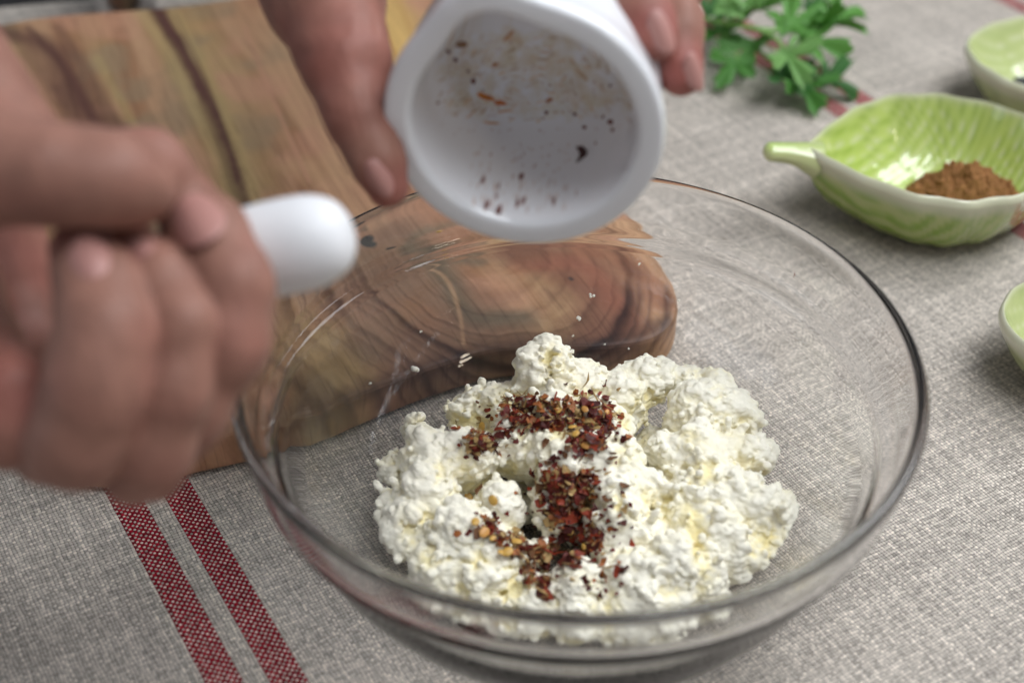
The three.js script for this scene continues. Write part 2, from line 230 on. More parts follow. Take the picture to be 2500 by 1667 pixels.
// ------------------------------------------------------------ crumbled cheese
let cheeseAt;
{
  const r = rng(11), lumps = [];
  const L = (u, v, y, rx, ry, rz, turn = 0) => { const p = onPlane(u, v, y); lumps.push({ x: p.x, y, z: p.z, rx: rx * 0.94, ry, rz: rz * 0.92, c: Math.cos(turn), s: Math.sin(turn) }); };
  // [column, row of the lump's middle in the photograph, height, half sizes]
  L(1262, 872, 0.030, 0.0125, 0.015, 0.012); L(1232, 838, 0.036, 0.006, 0.006, 0.006); L(1265, 815, 0.038, 0.0055, 0.006, 0.006); L(1330, 905, 0.026, 0.013, 0.012, 0.013);
  L(1080, 945, 0.021, 0.0095, 0.0085, 0.010); L(1160, 950, 0.022, 0.012, 0.010, 0.012);
  L(1490, 885, 0.026, 0.0125, 0.0085, 0.010); L(1560, 880, 0.027, 0.010, 0.008, 0.008); L(1655, 888, 0.028, 0.0085, 0.009, 0.0085); L(1420, 930, 0.024, 0.013, 0.012, 0.012);
  L(1620, 960, 0.027, 0.0155, 0.013, 0.013); L(1710, 970, 0.025, 0.0090, 0.009, 0.010); L(1690, 1055, 0.024, 0.0145, 0.009, 0.009); L(1745, 1060, 0.021, 0.0075, 0.007, 0.007); L(1580, 1050, 0.027, 0.013, 0.011, 0.012);
  L(1640, 1135, 0.025, 0.0165, 0.012, 0.013); L(1735, 1180, 0.022, 0.0135, 0.012, 0.012); L(1770, 1240, 0.017, 0.010, 0.009, 0.010); L(1690, 1260, 0.018, 0.0135, 0.011, 0.011); L(1620, 1220, 0.022, 0.012, 0.012, 0.012); L(1650, 1310, 0.011, 0.0075, 0.006, 0.007);
  L(1560, 1310, 0.020, 0.014, 0.012, 0.012); L(1500, 1370, 0.016, 0.013, 0.010, 0.011); L(1600, 1365, 0.012, 0.009, 0.007, 0.008); L(1450, 1330, 0.018, 0.010, 0.010, 0.010); L(1430, 1400, 0.013, 0.012, 0.009, 0.010);
  L(1320, 1350, 0.018, 0.0085, 0.009, 0.008); L(1330, 1400, 0.013, 0.011, 0.009, 0.010); L(1220, 1285, 0.013, 0.005, 0.005, 0.005); L(1210, 1385, 0.013, 0.012, 0.009, 0.010); L(1110, 1330, 0.016, 0.012, 0.010, 0.011); L(1010, 1300, 0.016, 0.010, 0.010, 0.010); L(1150, 1280, 0.018, 0.010, 0.010, 0.010);
  L(1060, 1235, 0.021, 0.013, 0.012, 0.012); L(960, 1220, 0.018, 0.011, 0.011, 0.011); L(920, 1170, 0.017, 0.0075, 0.009, 0.009); L(930, 1085, 0.018, 0.0085, 0.009, 0.009); L(985, 1060, 0.024, 0.011, 0.012, 0.011); L(962, 1000, 0.023, 0.0055, 0.007, 0.006); L(862, 1103, 0.017, 0.0016, 0.0016, 0.0016); L(985, 1135, 0.023, 0.013, 0.012, 0.012); L(1080, 1060, 0.026, 0.0125, 0.012, 0.012);
  L(1140, 1175, 0.022, 0.0085, 0.009, 0.0085); L(1190, 1030, 0.028, 0.012, 0.012, 0.011); L(1270, 980, 0.032, 0.0145, 0.011, 0.012); L(1370, 990, 0.030, 0.0125, 0.012, 0.012); L(1300, 1050, 0.031, 0.013, 0.011, 0.011); L(1300, 1120, 0.026, 0.0115, 0.012, 0.010); L(1400, 1080, 0.029, 0.0125, 0.012, 0.012); L(1290, 1190, 0.018, 0.009, 0.009, 0.008); L(1420, 1170, 0.025, 0.0115, 0.012, 0.012); L(1400, 1240, 0.018, 0.008, 0.009, 0.009); L(1480, 1140, 0.024, 0.009, 0.009, 0.010); L(1540, 1190, 0.019, 0.010, 0.010, 0.010); L(1470, 1240, 0.019, 0.010, 0.010, 0.010);
  // bulk below
  for (const [x, z, y, a] of [[0, -0.045, 0.009, 0.026], [0.035, -0.035, 0.009, 0.026], [-0.038, -0.02, 0.009, 0.022], [0.04, 0, 0.008, 0.024], [0.022, 0.026, 0.007, 0.022], [-0.032, 0.014, 0.007, 0.020]]) lumps.push({ x, y, z, rx: a, ry: 0.0065, rz: a * 0.8, c: 1, s: 0 });
  const base = (x, y, z) => {
    let d = 1;
    for (const l of lumps) { const a = (x - l.x), b = (z - l.z); if (Math.abs(a) > l.rx + 0.02 || Math.abs(b) > l.rz + 0.02) continue; const k = Math.hypot(a / l.rx, (y - l.y) / l.ry, b / l.rz), e = (k - 1) * Math.min(l.rx, l.ry, l.rz); d = e < d + 0.0016 ? smin(d, e, 0.0016) : d; }
    return d;
  };
  const lo = V(-0.086, 0.004, -0.088), hi = V(0.090, 0.056, 0.064), res = 290;
  const rough = (x, y, z) => 0.0034 * fbm(x * 80, y * 80, z * 80, 3) + 0.0006 * N3(x * 360, y * 360, z * 360) + 0.0004 * N3(x * 720, y * 720, z * 720);
  let F, cell;
  const g = meshField(lo, hi, res, (f, n, c) => {
    F = f; cell = c;
    const B = 8, rad = Math.hypot(c[0], c[1], c[2]) * B / 2;
    for (let K = 0; K < n; K += B) for (let J = 0; J < n; J += B) for (let I = 0; I < n; I += B) {
      const m = base(lo.x + (I + B / 2) * c[0], lo.y + (J + B / 2) * c[1], lo.z + (K + B / 2) * c[2]), flat = Math.abs(m) > rad * 2.4 + 0.007;
      for (let k = K; k < Math.min(n, K + B); k++) for (let j = J; j < Math.min(n, J + B); j++) for (let i = I; i < Math.min(n, I + B); i++) {
        let d = m; if (!flat) { const x = lo.x + i * c[0], y = lo.y + j * c[1], z = lo.z + k * c[2]; d = base(x, y, z); if (d < 0.006 && d > -0.007) d -= rough(x, y, z); }
        f[k * n * n + j * n + i] = d;
      }
    }
    // curds: small grains stuck all over the lumps
    const grain = (x, y, z, R) => {
      const m = R + 0.0012, i0 = Math.max(1, Math.floor((x - m - lo.x) / c[0])), i1 = Math.min(n - 2, Math.ceil((x + m - lo.x) / c[0])), j0 = Math.max(1, Math.floor((y - m - lo.y) / c[1])), j1 = Math.min(n - 2, Math.ceil((y + m - lo.y) / c[1])), k0 = Math.max(1, Math.floor((z - m - lo.z) / c[2])), k1 = Math.min(n - 2, Math.ceil((z + m - lo.z) / c[2]));
      for (let k = k0; k <= k1; k++) for (let j = j0; j <= j1; j++) for (let i = i0; i <= i1; i++) { const q = k * n * n + j * n + i; f[q] = smin(f[q], Math.hypot(lo.x + i * c[0] - x, lo.y + j * c[1] - y, lo.z + k * c[2] - z) - R, 0.0010); }
    };
    for (let t = 0; t < 26000; t++) {
      const l = lumps[Math.floor(r() * lumps.length)], a = r() * 6.2832, cz = r() * 1.5 - 0.5, s = Math.sqrt(Math.max(0, 1 - cz * cz));
      if (l.smooth && r() < 0.8) continue;
      const x = l.x + l.rx * s * Math.cos(a), y = l.y + l.ry * cz, z = l.z + l.rz * s * Math.sin(a);
      const d = base(x, y, z) - rough(x, y, z); if (d < -0.0015 || d > 0.0008 || y < 0.006) { continue; }
      const gr = sstep(-0.35, 0.35, N3(x * 55 + 9, y * 55, z * 55)), R = (0.0006 + 0.0015 * Math.pow(r(), 2.4)) * (0.65 + 0.5 * gr);
      if (r() > 0.25 + 0.75 * gr) continue;
      const o = R * (r() * 0.9 - 0.35); grain(x + o * s * Math.cos(a), y + o * cz, z + o * s * Math.sin(a), R);
      if (r() < 0.010) { let px = x, py = y, pz = z; const dx = s * Math.cos(a), dz = s * Math.sin(a); for (let e = 0; e < 7; e++) { px += dx * 0.0006 + (r() - 0.5) * 0.0016; py += cz * 0.0005 + (r() - 0.35) * 0.0012; pz += dz * 0.0006 + (r() - 0.5) * 0.0016; grain(px, py, pz, 0.0005 + 0.0008 * r()); } }
      if (r() < 0.12) grain(x + (r() - 0.5) * 0.003, y + 0.001 + r() * 0.0012, z + (r() - 0.5) * 0.003, R * 0.8);
    }
    for (let k = 0; k < n; k++) for (let j = 0; j < n; j++) for (let i = 0; i < n; i++) {
      const x = lo.x + i * c[0], y = lo.y + j * c[1], z = lo.z + k * c[2], q = k * n * n + j * n + i; let d = f[q];
      if (d < 0.002 && d > -0.002) d += 0.00040 * N3(x * 620, y * 620, z * 620) + 0.00022 * N3(x * 1250, y * 1250, z * 1250);
      if (d < 0.002) d = Math.max(d, 0.0004 - bowlGap(x, y, z));
      if (i < 2 || j < 1 || k < 2 || i > n - 3 || j > n - 3 || k > n - 3) d = 0.01;
      f[q] = -d;
    }
  }, 2000000);
  cheeseAt = (x, y, z) => {
    const a = (x - lo.x) / cell[0], b = (y - lo.y) / cell[1], c = (z - lo.z) / cell[2], i = Math.floor(a), j = Math.floor(b), k = Math.floor(c); if (i < 0 || j < 0 || k < 0 || i > res - 2 || j > res - 2 || k > res - 2) return Math.max(lo.x - x, x - hi.x, lo.y - y, y - hi.y, lo.z - z, z - hi.z, 0) + 0.0015;
    const u = a - i, v = b - j, w = c - k, q = k * res * res + j * res + i, X = (o) => mix(F[q + o], F[q + o + 1], u);
    return clamp(-mix(mix(X(0), X(res), v), mix(X(res * res), X(res * res + res), v), w), -0.01, 0.003);
  };
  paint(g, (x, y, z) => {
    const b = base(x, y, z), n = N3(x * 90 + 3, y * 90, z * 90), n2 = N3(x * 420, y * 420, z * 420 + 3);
    const wheyScatter = clamp(sstep(0.0020, -0.0020, b) * sstep(-0.5, 0.5, n + 0.6 * n2) * 0.9 + 0.15 * sstep(0.1, 0.6, n), 0, 1);  // whey tone, deepened in recesses to imitate light scattered between the curds
    return [mix(0.93, 0.91, wheyScatter), mix(0.89, 0.80, wheyScatter), mix(0.745, 0.42, wheyScatter)];
  });
  
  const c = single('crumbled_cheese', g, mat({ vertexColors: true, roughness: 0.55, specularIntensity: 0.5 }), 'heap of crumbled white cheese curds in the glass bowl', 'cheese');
}
const cheeseHit = (u, v) => march(cheeseAt, u, v, 0.34, 0.62);
// crumbs stuck to the glass
function bowlHit(u, v) { const d = rayDir(u, v).normalize(); let t = 0.34; for (; t < 0.7; t += 0.0003) { const p = CP.clone().addScaledVector(d, t); if (p.y < 0.089 && bowlGap(p.x, p.y, p.z) < 0.0003 && Math.hypot(p.x, p.z) < 0.101) { const e = 0.0005, n = V(bowlGap(p.x + e, p.y, p.z) - bowlGap(p.x - e, p.y, p.z), bowlGap(p.x, p.y + e, p.z) - bowlGap(p.x, p.y - e, p.z), bowlGap(p.x, p.y, p.z + e) - bowlGap(p.x, p.y, p.z - e)).normalize(); return { p, n }; } } return null; }
{
  const m = mat({ color: new THREE.Color().setRGB(0.89, 0.86, 0.76), roughness: 0.6 }), r = rng(5);
  const blob = (s) => { const g = mergeGeometries([0, 1, 2, 3, 4].map((i) => { const k = new THREE.IcosahedronGeometry(s * (0.35 + 0.3 * r()), 2); k.translate((r() - 0.5) * s * 1.3, (r() - 0.5) * s * 0.7, (r() - 0.5) * s * 1.3); return k; })); return g; };
  const crumbs = [[952, 847, 0.0016], [1360, 678, 0.0011], [1330, 732, 0.0009], [1258, 778, 0.0007], [1470, 606, 0.0006], [966, 762, 0.0005], [1300, 800, 0.0006], [1316, 772, 0.0005], [1478, 826, 0.0007], [1540, 828, 0.0007], [1445, 800, 0.0005], [850, 880, 0.0006], [1390, 790, 0.0005], [1560, 690, 0.0005]];
  crumbs.forEach(([u, v, s], i) => { const h = bowlHit(u, v); if (!h) return; const o = single('cheese_crumb', blob(s), m, i === 0 ? 'largest white cheese crumb stuck on the left of the back glass wall' : i === 1 ? 'white cheese crumb high on the back glass wall, right of the middle' : 'tiny white cheese crumb stuck to the inside of the glass bowl', 'crumb', i > 1 ? 'tiny cheese crumbs on the glass' : undefined); o.position.copy(h.p).addScaledVector(h.n, s * 0.4); });
}

// ------------------------------------------------------------ chilli flakes
const CH = { dark: [0.060, 0.010, 0.007], deep: [0.115, 0.016, 0.010], red: [0.24, 0.035, 0.014], rust: [0.30, 0.10, 0.028], brown: [0.14, 0.062, 0.026], straw: [0.38, 0.25, 0.10] };
function flakeGeo(r, s, color, needle) {   // a thin, curled scrap of pepper skin
  const n = needle ? 6 : 6 + Math.floor(r() * 3), pts = [], th = s * 0.035 + 0.00006, curl = (r() - 0.5) * 1.6;
  for (let i = 0; i < n; i++) { const a = i / n * 6.2832 + (r() - 0.5) * 0.5, q = s * (0.30 + 0.70 * r()); const x = Math.cos(a) * q * (needle ? 1.6 : 1), z = Math.sin(a) * q * (needle ? 0.22 : 0.8); pts.push([x, curl * x * x / s + (r() - 0.5) * s * 0.15, z]); }
  const P = [], C = [], tri = (a, b, c) => { P.push(...a, ...b, ...c); for (let k = 0; k < 3; k++) { const j = 0.8 + 0.4 * r(); C.push(color[0] * j, color[1] * j, color[2] * j); } }, up = (p) => [p[0], p[1] + th, p[2]];
  for (let i = 0; i < n; i++) { const a = pts[i], b = pts[(i + 1) % n]; tri([0, th * 1.3, 0], up(b), up(a)); tri([0, 0, 0], a, b); tri(a, up(a), up(b)); tri(a, up(b), b); }
  const g = new THREE.BufferGeometry(); g.setAttribute('position', new THREE.Float32BufferAttribute(P, 3)); g.setAttribute('color', new THREE.Float32BufferAttribute(C, 3)); g.computeVertexNormals(); return g;
}
const flakeMat = mat({ vertexColors: true, roughness: 0.5, specularIntensity: 0.5, side: THREE.DoubleSide });
const lie = (p, n, turn, tilt, r) => { const q = new THREE.Quaternion().setFromUnitVectors(V(0, 1, 0), n); q.multiply(new THREE.Quaternion().setFromEuler(new THREE.Euler((r() - 0.5) * tilt, turn, (r() - 0.5) * tilt))); return new THREE.Matrix4().compose(p, q, V(1, 1, 1)); };
{
  const r = rng(21);
  const pick = () => { const k = r(); return k < 0.16 ? CH.dark : k < 0.42 ? CH.deep : k < 0.60 ? CH.red : k < 0.74 ? CH.rust : k < 0.88 ? CH.brown : CH.straw; };
  const scatter = (list, spots, count, lift) => {
    for (let i = 0; i < count; i++) {
      const s = spots[Math.floor(r() * spots.length)], a = r() * 6.2832, q = Math.pow(r(), 0.62), u = s[0] + Math.cos(a) * q * s[2], v = s[1] + Math.sin(a) * q * s[3], h = cheeseHit(u, v); if (!h) continue;
      const needle = r() < 0.24, size = 0.0009 + 0.0023 * Math.pow(r(), 1.5), n = h.n.clone().lerp(V(0, 1, 0), 0.5).normalize();
      const g = flakeGeo(r, size, needle && r() < 0.4 ? CH.straw : pick(), needle); g.applyMatrix4(lie(h.p.clone().addScaledVector(n, 0.0002 + lift * r() * (1 - q * 0.8)), n, r() * 6.2832, 1.3, r)); list.push(g);
    }
  };
  const pile = (spots, count, lift, stray, strayCount, label) => { const list = []; scatter(list, spots, count, lift); scatter(list, stray, strayCount, 0); const o = single('chilli_flakes', mergeGeometries(list), flakeMat, label, 'chilli flakes'); o.userData.kind = 'stuff'; };
  pile([[1190, 940, 48, 36], [1240, 945, 60, 42], [1300, 945, 70, 44], [1350, 940, 60, 40], [1390, 965, 42, 42], [1230, 975, 70, 22], [1340, 985, 60, 30], [1350, 1022, 44, 20], [1100, 1015, 40, 26]], 540, 0.0024, [[1270, 960, 190, 110], [1120, 1000, 80, 70], [1380, 1010, 90, 60]], 110, 'upper pile of red chilli flakes on top of the cheese');
  pile([[1278, 1095, 34, 22], [1270, 1130, 48, 40], [1310, 1150, 56, 44], [1340, 1120, 40, 40], [1310, 1200, 56, 40], [1290, 1175, 50, 40]], 350, 0.0019, [[1310, 1150, 130, 120]], 70, 'middle pile of red chilli flakes running down the cheese');
  pile([[1120, 1210, 36, 24], [1170, 1240, 40, 24], [1210, 1265, 40, 22], [1270, 1270, 50, 26], [1320, 1255, 46, 30], [1350, 1240, 40, 40], [1230, 1310, 36, 34], [1250, 1350, 16, 30], [1300, 1290, 60, 22]], 430, 0.0015, [[1230, 1240, 190, 100], [1400, 1200, 80, 70], [1370, 1330, 70, 60]], 80, 'lower arc of red chilli flakes in the hollow of the cheese');
  // seeds and large flakes that can be told apart
  const seedMat = [mat({ color: new THREE.Color().setRGB(0.58, 0.34, 0.07), roughness: 0.4 }), mat({ color: new THREE.Color().setRGB(0.60, 0.30, 0.08), roughness: 0.4 })];
  const seedGeo = new THREE.SphereGeometry(0.00155, 18, 12); seedGeo.scale(1, 0.3, 0.78);
  const where = (v) => (v < 1060 ? ['upper', 'upper pile of flakes'] : v < 1200 ? ['middle', 'white gap left of the middle pile'] : ['lower', 'lower arc of flakes']);
  for (const [u, v, k, s] of [[1278, 947, 0, 1], [1240, 942, 0, 0.9], [1318, 990, 0, 1.15], [1350, 1030, 1, 1.25], [1325, 1000, 0, 0.9], [1345, 945, 1, 0.9], [1113, 985, 0, 1.1], [1390, 950, 1, 0.7], [1075, 1143, 0, 1.15], [1133, 1147, 0, 1.2], [1090, 1205, 0, 1.1], [1107, 1228, 1, 1.3], [1185, 1252, 0, 1.2], [1165, 1270, 0, 1.25], [1135, 1243, 0, 0.8], [1275, 1270, 0, 0.9], [1300, 1265, 0, 0.8], [1275, 1300, 1, 1.05], [1310, 1225, 0, 0.8], [1350, 1258, 0, 0.7], [1150, 1275, 0, 1], [1330, 1180, 1, 0.7], [1290, 1290, 1, 0.8]]) {
    const h = cheeseHit(u, v); if (!h) continue; const n = h.n.clone().lerp(V(0, 1, 0.3).normalize(), 0.5).normalize(), [w, g] = where(v);
    const o = single('chilli_seed', seedGeo, seedMat[k], 'flat yellow chilli seed on the ' + g, 'seed', 'chilli seeds by the ' + g);
    o.applyMatrix4(lie(h.p.clone().addScaledVector(n, 0.0012 + (v < 1060 || v > 1200 ? 0.0008 : 0)), n, r() * 6.28, 0.7, r)); o.scale.setScalar(s);
  }
  for (const [u, v, s] of [[1255, 1022, 0.0024], [1305, 1030, 0.0023], [1100, 1128, 0.0027], [1096, 925, 0.0012], [1275, 1075, 0.0018], [1168, 918, 0.0022], [1180, 935, 0.002], [1088, 1020, 0.002], [1365, 1015, 0.0017], [1405, 1150, 0.0013], [1400, 1195, 0.0011], [1205, 1225, 0.0022], [1240, 1245, 0.0022], [1240, 1335, 0.002]]) {
    const h = cheeseHit(u, v); if (!h) continue; const n = h.n.clone().lerp(V(0, 1, 0.4).normalize(), 0.6).normalize();
    const o = single('chilli_flake', flakeGeo(r, s, r() < 0.5 ? CH.deep : CH.brown, false), flakeMat, 'large dark red flake of chilli skin lying on the white cheese', 'chilli flake', 'large chilli flakes on the cheese');
    o.applyMatrix4(lie(h.p.clone().addScaledVector(n, 0.001), n, r() * 6.28, 0.4, r));
  }
  { const h = bowlHit(1828, 630); if (h) { const o = single('chilli_flake', flakeGeo(r, 0.0009, CH.red, true), flakeMat, 'tiny red chilli flake stuck high on the right of the glass wall', 'chilli flake'); o.applyMatrix4(lie(h.p.clone().addScaledVector(h.n, 0.0004), h.n, 1, 0, r)); } }
  { const p = onPlane(1005, 537, BT); const o = single('chilli_seed', seedGeo, seedMat[0], 'single yellow chilli seed lying on the wooden board behind the bowl', 'seed'); o.position.copy(p).add(V(0, 0.0007, 0)); o.scale.setScalar(0.9); }
}

// ------------------------------------------------------------ mortar
const camPt = (x, y, z) => CR.clone().multiplyScalar(x).addScaledVector(CU, y).addScaledVector(CF, z);
const CUP = at(1203, 286, 0.475), CUPA = camPt(-0.13, -0.655, -0.745).normalize();          // middle of the mouth, direction it opens to
const CUPX = camPt(0.983, -0.18, 0).projectOnPlane(CUPA).normalize(), CUPY = CUPA.clone().cross(CUPX).normalize();   // across the mouth
const CUPM = new THREE.Matrix4().makeBasis(CUPX, CUPY, CUPA).setPosition(CUP), CUPI = CUPM.clone().invert();
const CUPR = 0.0384, cupIn = spline([[0.0306, 0.0015], [0.0300, -0.010], [0.0290, -0.022], [0.0255, -0.034], [0.0175, -0.0405], [0.008, -0.043], [0.0002, -0.0435]], 40);
const cupInR = (h) => { for (let i = 1; i < cupIn.length; i++) if (cupIn[i].y <= h) { const a = cupIn[i - 1], b = cupIn[i]; return mix(a.x, b.x, clamp((h - a.y) / (b.y - a.y), 0, 1)); } return 0; };
const SPOUT = 2.02;
const spoutAt = (th) => { let d = Math.abs(th - SPOUT); d = Math.min(d, 6.28319 - d); return Math.exp(-((d / 0.30) ** 2)); };
const cupHit = (u, v) => { const d = rayDir(u, v).normalize(); for (let t = 0.31; t < 0.5; t += 0.0002) { const p = CP.clone().addScaledVector(d, t).applyMatrix4(CUPI); if (p.z < -0.001 && Math.hypot(p.x, p.y) > cupInR(p.z) - 0.00005 && Math.hypot(p.x, p.y) < 0.034 || p.z < -0.0435) return p; } return null; };
{
  const cup = thing('mortar', 'small white porcelain mortar with a spout, tipped over the bowl', 'mortar'); cup.applyMatrix4(CUPM);
  const surf = (prof, planar, nt = 160) => {
    const P = [], U = [], I = [];
    prof.forEach(([r, h]) => { for (let i = 0; i <= nt; i++) { const th = i / nt * 6.283185, w = sstep(-0.026, 0.002, h) * spoutAt(th), rr = r + 0.0070 * w - 0.0015 * w * w, up = 0.0012 * w, x = Math.cos(th) * rr, y = Math.sin(th) * rr; P.push(x, y, h + up); U.push(planar ? x / 0.09 + 0.5 : i / nt, planar ? y / 0.09 + 0.5 : h * 10); } });
    for (let j = 0; j + 1 < prof.length; j++) for (let i = 0; i < nt; i++) { const a = j * (nt + 1) + i, b = a + 1, c = a + nt + 1, d = c + 1; I.push(a, c, b, b, c, d); }
    const g = new THREE.BufferGeometry(); g.setAttribute('position', new THREE.Float32BufferAttribute(P, 3)); g.setAttribute('uv', new THREE.Float32BufferAttribute(U, 2)); g.setIndex(I); g.computeVertexNormals();
    const n = g.attributes.normal; for (let j = 0; j < prof.length; j++) { const a = j * (nt + 1), b = a + nt, x = n.getX(a) + n.getX(b), y = n.getY(a) + n.getY(b), z = n.getZ(a) + n.getZ(b), l = Math.hypot(x, y, z) || 1; n.setXYZ(a, x / l, y / l, z / l); n.setXYZ(b, x / l, y / l, z / l); }
    return g;
  };
  const out = spline([[0.0002, -0.0560], [0.020, -0.0560], [0.0245, -0.0555], [0.0270, -0.0530], [0.0300, -0.0470], [0.0345, -0.033], [0.0364, -0.018], [0.0374, -0.006], [0.0383, -0.001], [0.0383, 0.0016], [0.0374, 0.0032], [0.0345, 0.0035], [0.0318, 0.0032], [0.0306, 0.0015]], 90).map((p) => [p.x, p.y]);
  const white = { roughness: 0.16, clearcoat: 0.5, clearcoatRoughness: 0.08, specularIntensity: 0.6 };
  part('outer_wall', surf(out, false), mat({ color: new THREE.Color().setRGB(0.80, 0.81, 0.83), ...white }), cup);
  // spice stains and dust left on the glaze
  const n = 1024, cv = document.createElement('canvas'); cv.width = cv.height = n; const ctx = cv.getContext('2d'), r = rng(31);
  ctx.fillStyle = 'rgb(244,244,247)'; ctx.fillRect(0, 0, n, n);
  const spot = (u, v) => { const p = cupHit(u, v); return p && [(p.x / 0.09 + 0.5) * n, (0.5 - p.y / 0.09) * n]; };
  const dab = (u, v, ru, rv, ang, css) => { ctx.fillStyle = css; ctx.beginPath(); for (let i = 0; i < 14; i++) { const a = i / 14 * 6.2832, q = 0.75 + 0.4 * r(), x = Math.cos(a) * ru * q, y = Math.sin(a) * rv * q, p = spot(u + x * Math.cos(ang) - y * Math.sin(ang), v + x * Math.sin(ang) + y * Math.cos(ang)); if (!p) return; i ? ctx.lineTo(...p) : ctx.moveTo(...p); } ctx.closePath(); ctx.fill(); };
  for (let i = 0; i < 260; i++) { const u = 1020 + 440 * r(), v = 75 + 190 * r() - 0.0004 * (u - 1230) ** 2; dab(u, v, 14 + 26 * r(), 7 + 12 * r(), r() * 3, 'rgba(186,146,76,' + (0.03 + 0.05 * r()) + ')'); }
  for (let i = 0; i < 150; i++) { const u = 1010 + 450 * r(), v = 80 + 200 * Math.pow(r(), 0.9); dab(u, v, 5 + 13 * r(), 1.2 + 2.2 * r(), (u < 1150 ? -0.8 : u < 1300 ? -0.2 : 0.9) + (r() - 0.5) * 1.2, 'rgba(' + (r() < 0.4 ? '196,112,36' : '150,104,58') + ',' + (0.12 + 0.22 * r()) + ')'); }
  for (const [u, v, a, b, t, c] of [[1115, 222, 22, 7, 0.4, 'rgba(206,112,22,0.9)'], [1150, 236, 16, 6, 0.1, 'rgba(196,92,18,0.9)'], [1262, 230, 10, 6, -0.6, 'rgba(160,80,30,0.7)'], [1130, 282, 22, 3, 0.05, 'rgba(200,120,50,0.55)'], [1168, 82, 18, 4, -0.8, 'rgba(176,100,40,0.7)'], [1060, 102, 14, 9, -0.2, 'rgba(120,70,30,0.7)'], [1137, 148, 9, 5, -0.5, 'rgba(170,96,40,0.75)'], [1380, 130, 18, 3, 1.1, 'rgba(170,110,50,0.5)'], [1336, 170, 22, 4, 0.8, 'rgba(180,120,60,0.4)']]) dab(u, v, a, b, t, c);
  for (let i = 0; i < 260; i++) { const lo = r() < 0.42, u = lo ? 1080 + 250 * r() : 1010 + 450 * r(), v = lo ? 330 + 150 * r() : 95 + 215 * r(); dab(u, v, 1 + 2.2 * r() * r(), 1 + 1.8 * r(), r() * 3, 'rgba(' + (r() < 0.5 ? '110,40,22' : '150,84,44') + ',' + (0.25 + 0.55 * r()) + ')'); }
  for (const [u, v, s] of [[1046, 137, 6], [1087, 186, 7], [1030, 119, 6], [1075, 164, 4], [1006, 236, 4], [1197, 405, 7], [1109, 414, 6], [1119, 466, 7], [1147, 478, 8], [1190, 462, 7], [1203, 458, 6], [1141, 446, 5], [1272, 462, 5], [1402, 280, 8], [1385, 268, 4], [1342, 292, 5], [1402, 196, 4], [1407, 298, 5], [1300, 430, 3], [1255, 258, 5], [1320, 262, 5], [1145, 424, 4], [1368, 328, 3]]) dab(u, v, s, s * 0.8, r() * 3, 'rgba(88,26,16,0.92)');
  const tex = new THREE.CanvasTexture(cv); tex.colorSpace = THREE.SRGBColorSpace; tex.magFilter = THREE.LinearFilter;
  part('stained_inside', surf(cupIn.map((p) => [p.x, p.y]), true), mat({ map: tex, ...white }), cup).userData.label = 'inside of the mortar, smeared with orange and brown spice';
  const k = cupHit(1338, 353);
  if (k) {
    const s = new THREE.Shape(); [[-0.0016, 0.0022], [0.0002, 0.0024], [0.0014, 0.0012], [0.0015, -0.0008], [0.0004, -0.0022], [-0.0014, -0.0022], [-0.0006, -0.0010], [-0.0004, 0.0004]].forEach(([x, y], i) => (i ? s.lineTo(x, y) : s.moveTo(x, y)));
    const g = new THREE.ExtrudeGeometry(s, { depth: 0.0004, bevelEnabled: true, bevelSize: 0.0002, bevelThickness: 0.0002, bevelSegments: 2 });
    const o = single('chilli_flake', g, mat({ color: new THREE.Color().setRGB(0.055, 0.012, 0.008), roughness: 0.5 }), 'dark crescent chilli flake stuck inside the tipped white mortar', 'chilli flake');
    const w = k.clone().multiplyScalar(0.985).applyMatrix4(CUPM); o.position.copy(w).addScaledVector(CUPA, 0.0006); o.lookAt(CP); o.rotateZ(0.0);
  }
}

// ------------------------------------------------------------ hands and pestle
const skinMat = (() => {
  const n = 512, d = new Uint8Array(n * n * 4); for (let y = 0; y < n; y++) for (let x = 0; x < n; x++) { const a = x / n * 6.2832, b = y / n * 6.2832, k = clamp(128 + 60 * fbm(Math.cos(a) * 6 + Math.cos(b) * 9, Math.sin(a) * 6, Math.sin(b) * 9, 3), 0, 255), o = (y * n + x) * 4; d[o] = d[o + 1] = d[o + 2] = k; d[o + 3] = 255; }
  const t = dataTex(n, n, d); t.repeat.set(1, 1);
  return mat({ vertexColors: true, roughness: 0.5, specularIntensity: 0.45, sheen: 0.15, sheenColor: new THREE.Color(1, 0.7, 0.6), bumpMap: t, bumpScale: 0.0003 });
})();
const nailMat = mat({ color: new THREE.Color().setRGB(0.42, 0.21, 0.18), roughness: 0.38, specularIntensity: 0.6 });
const person = thing('person', 'person reaching in with two bare hands, one gripping a pestle, one tipping the mortar', 'person');
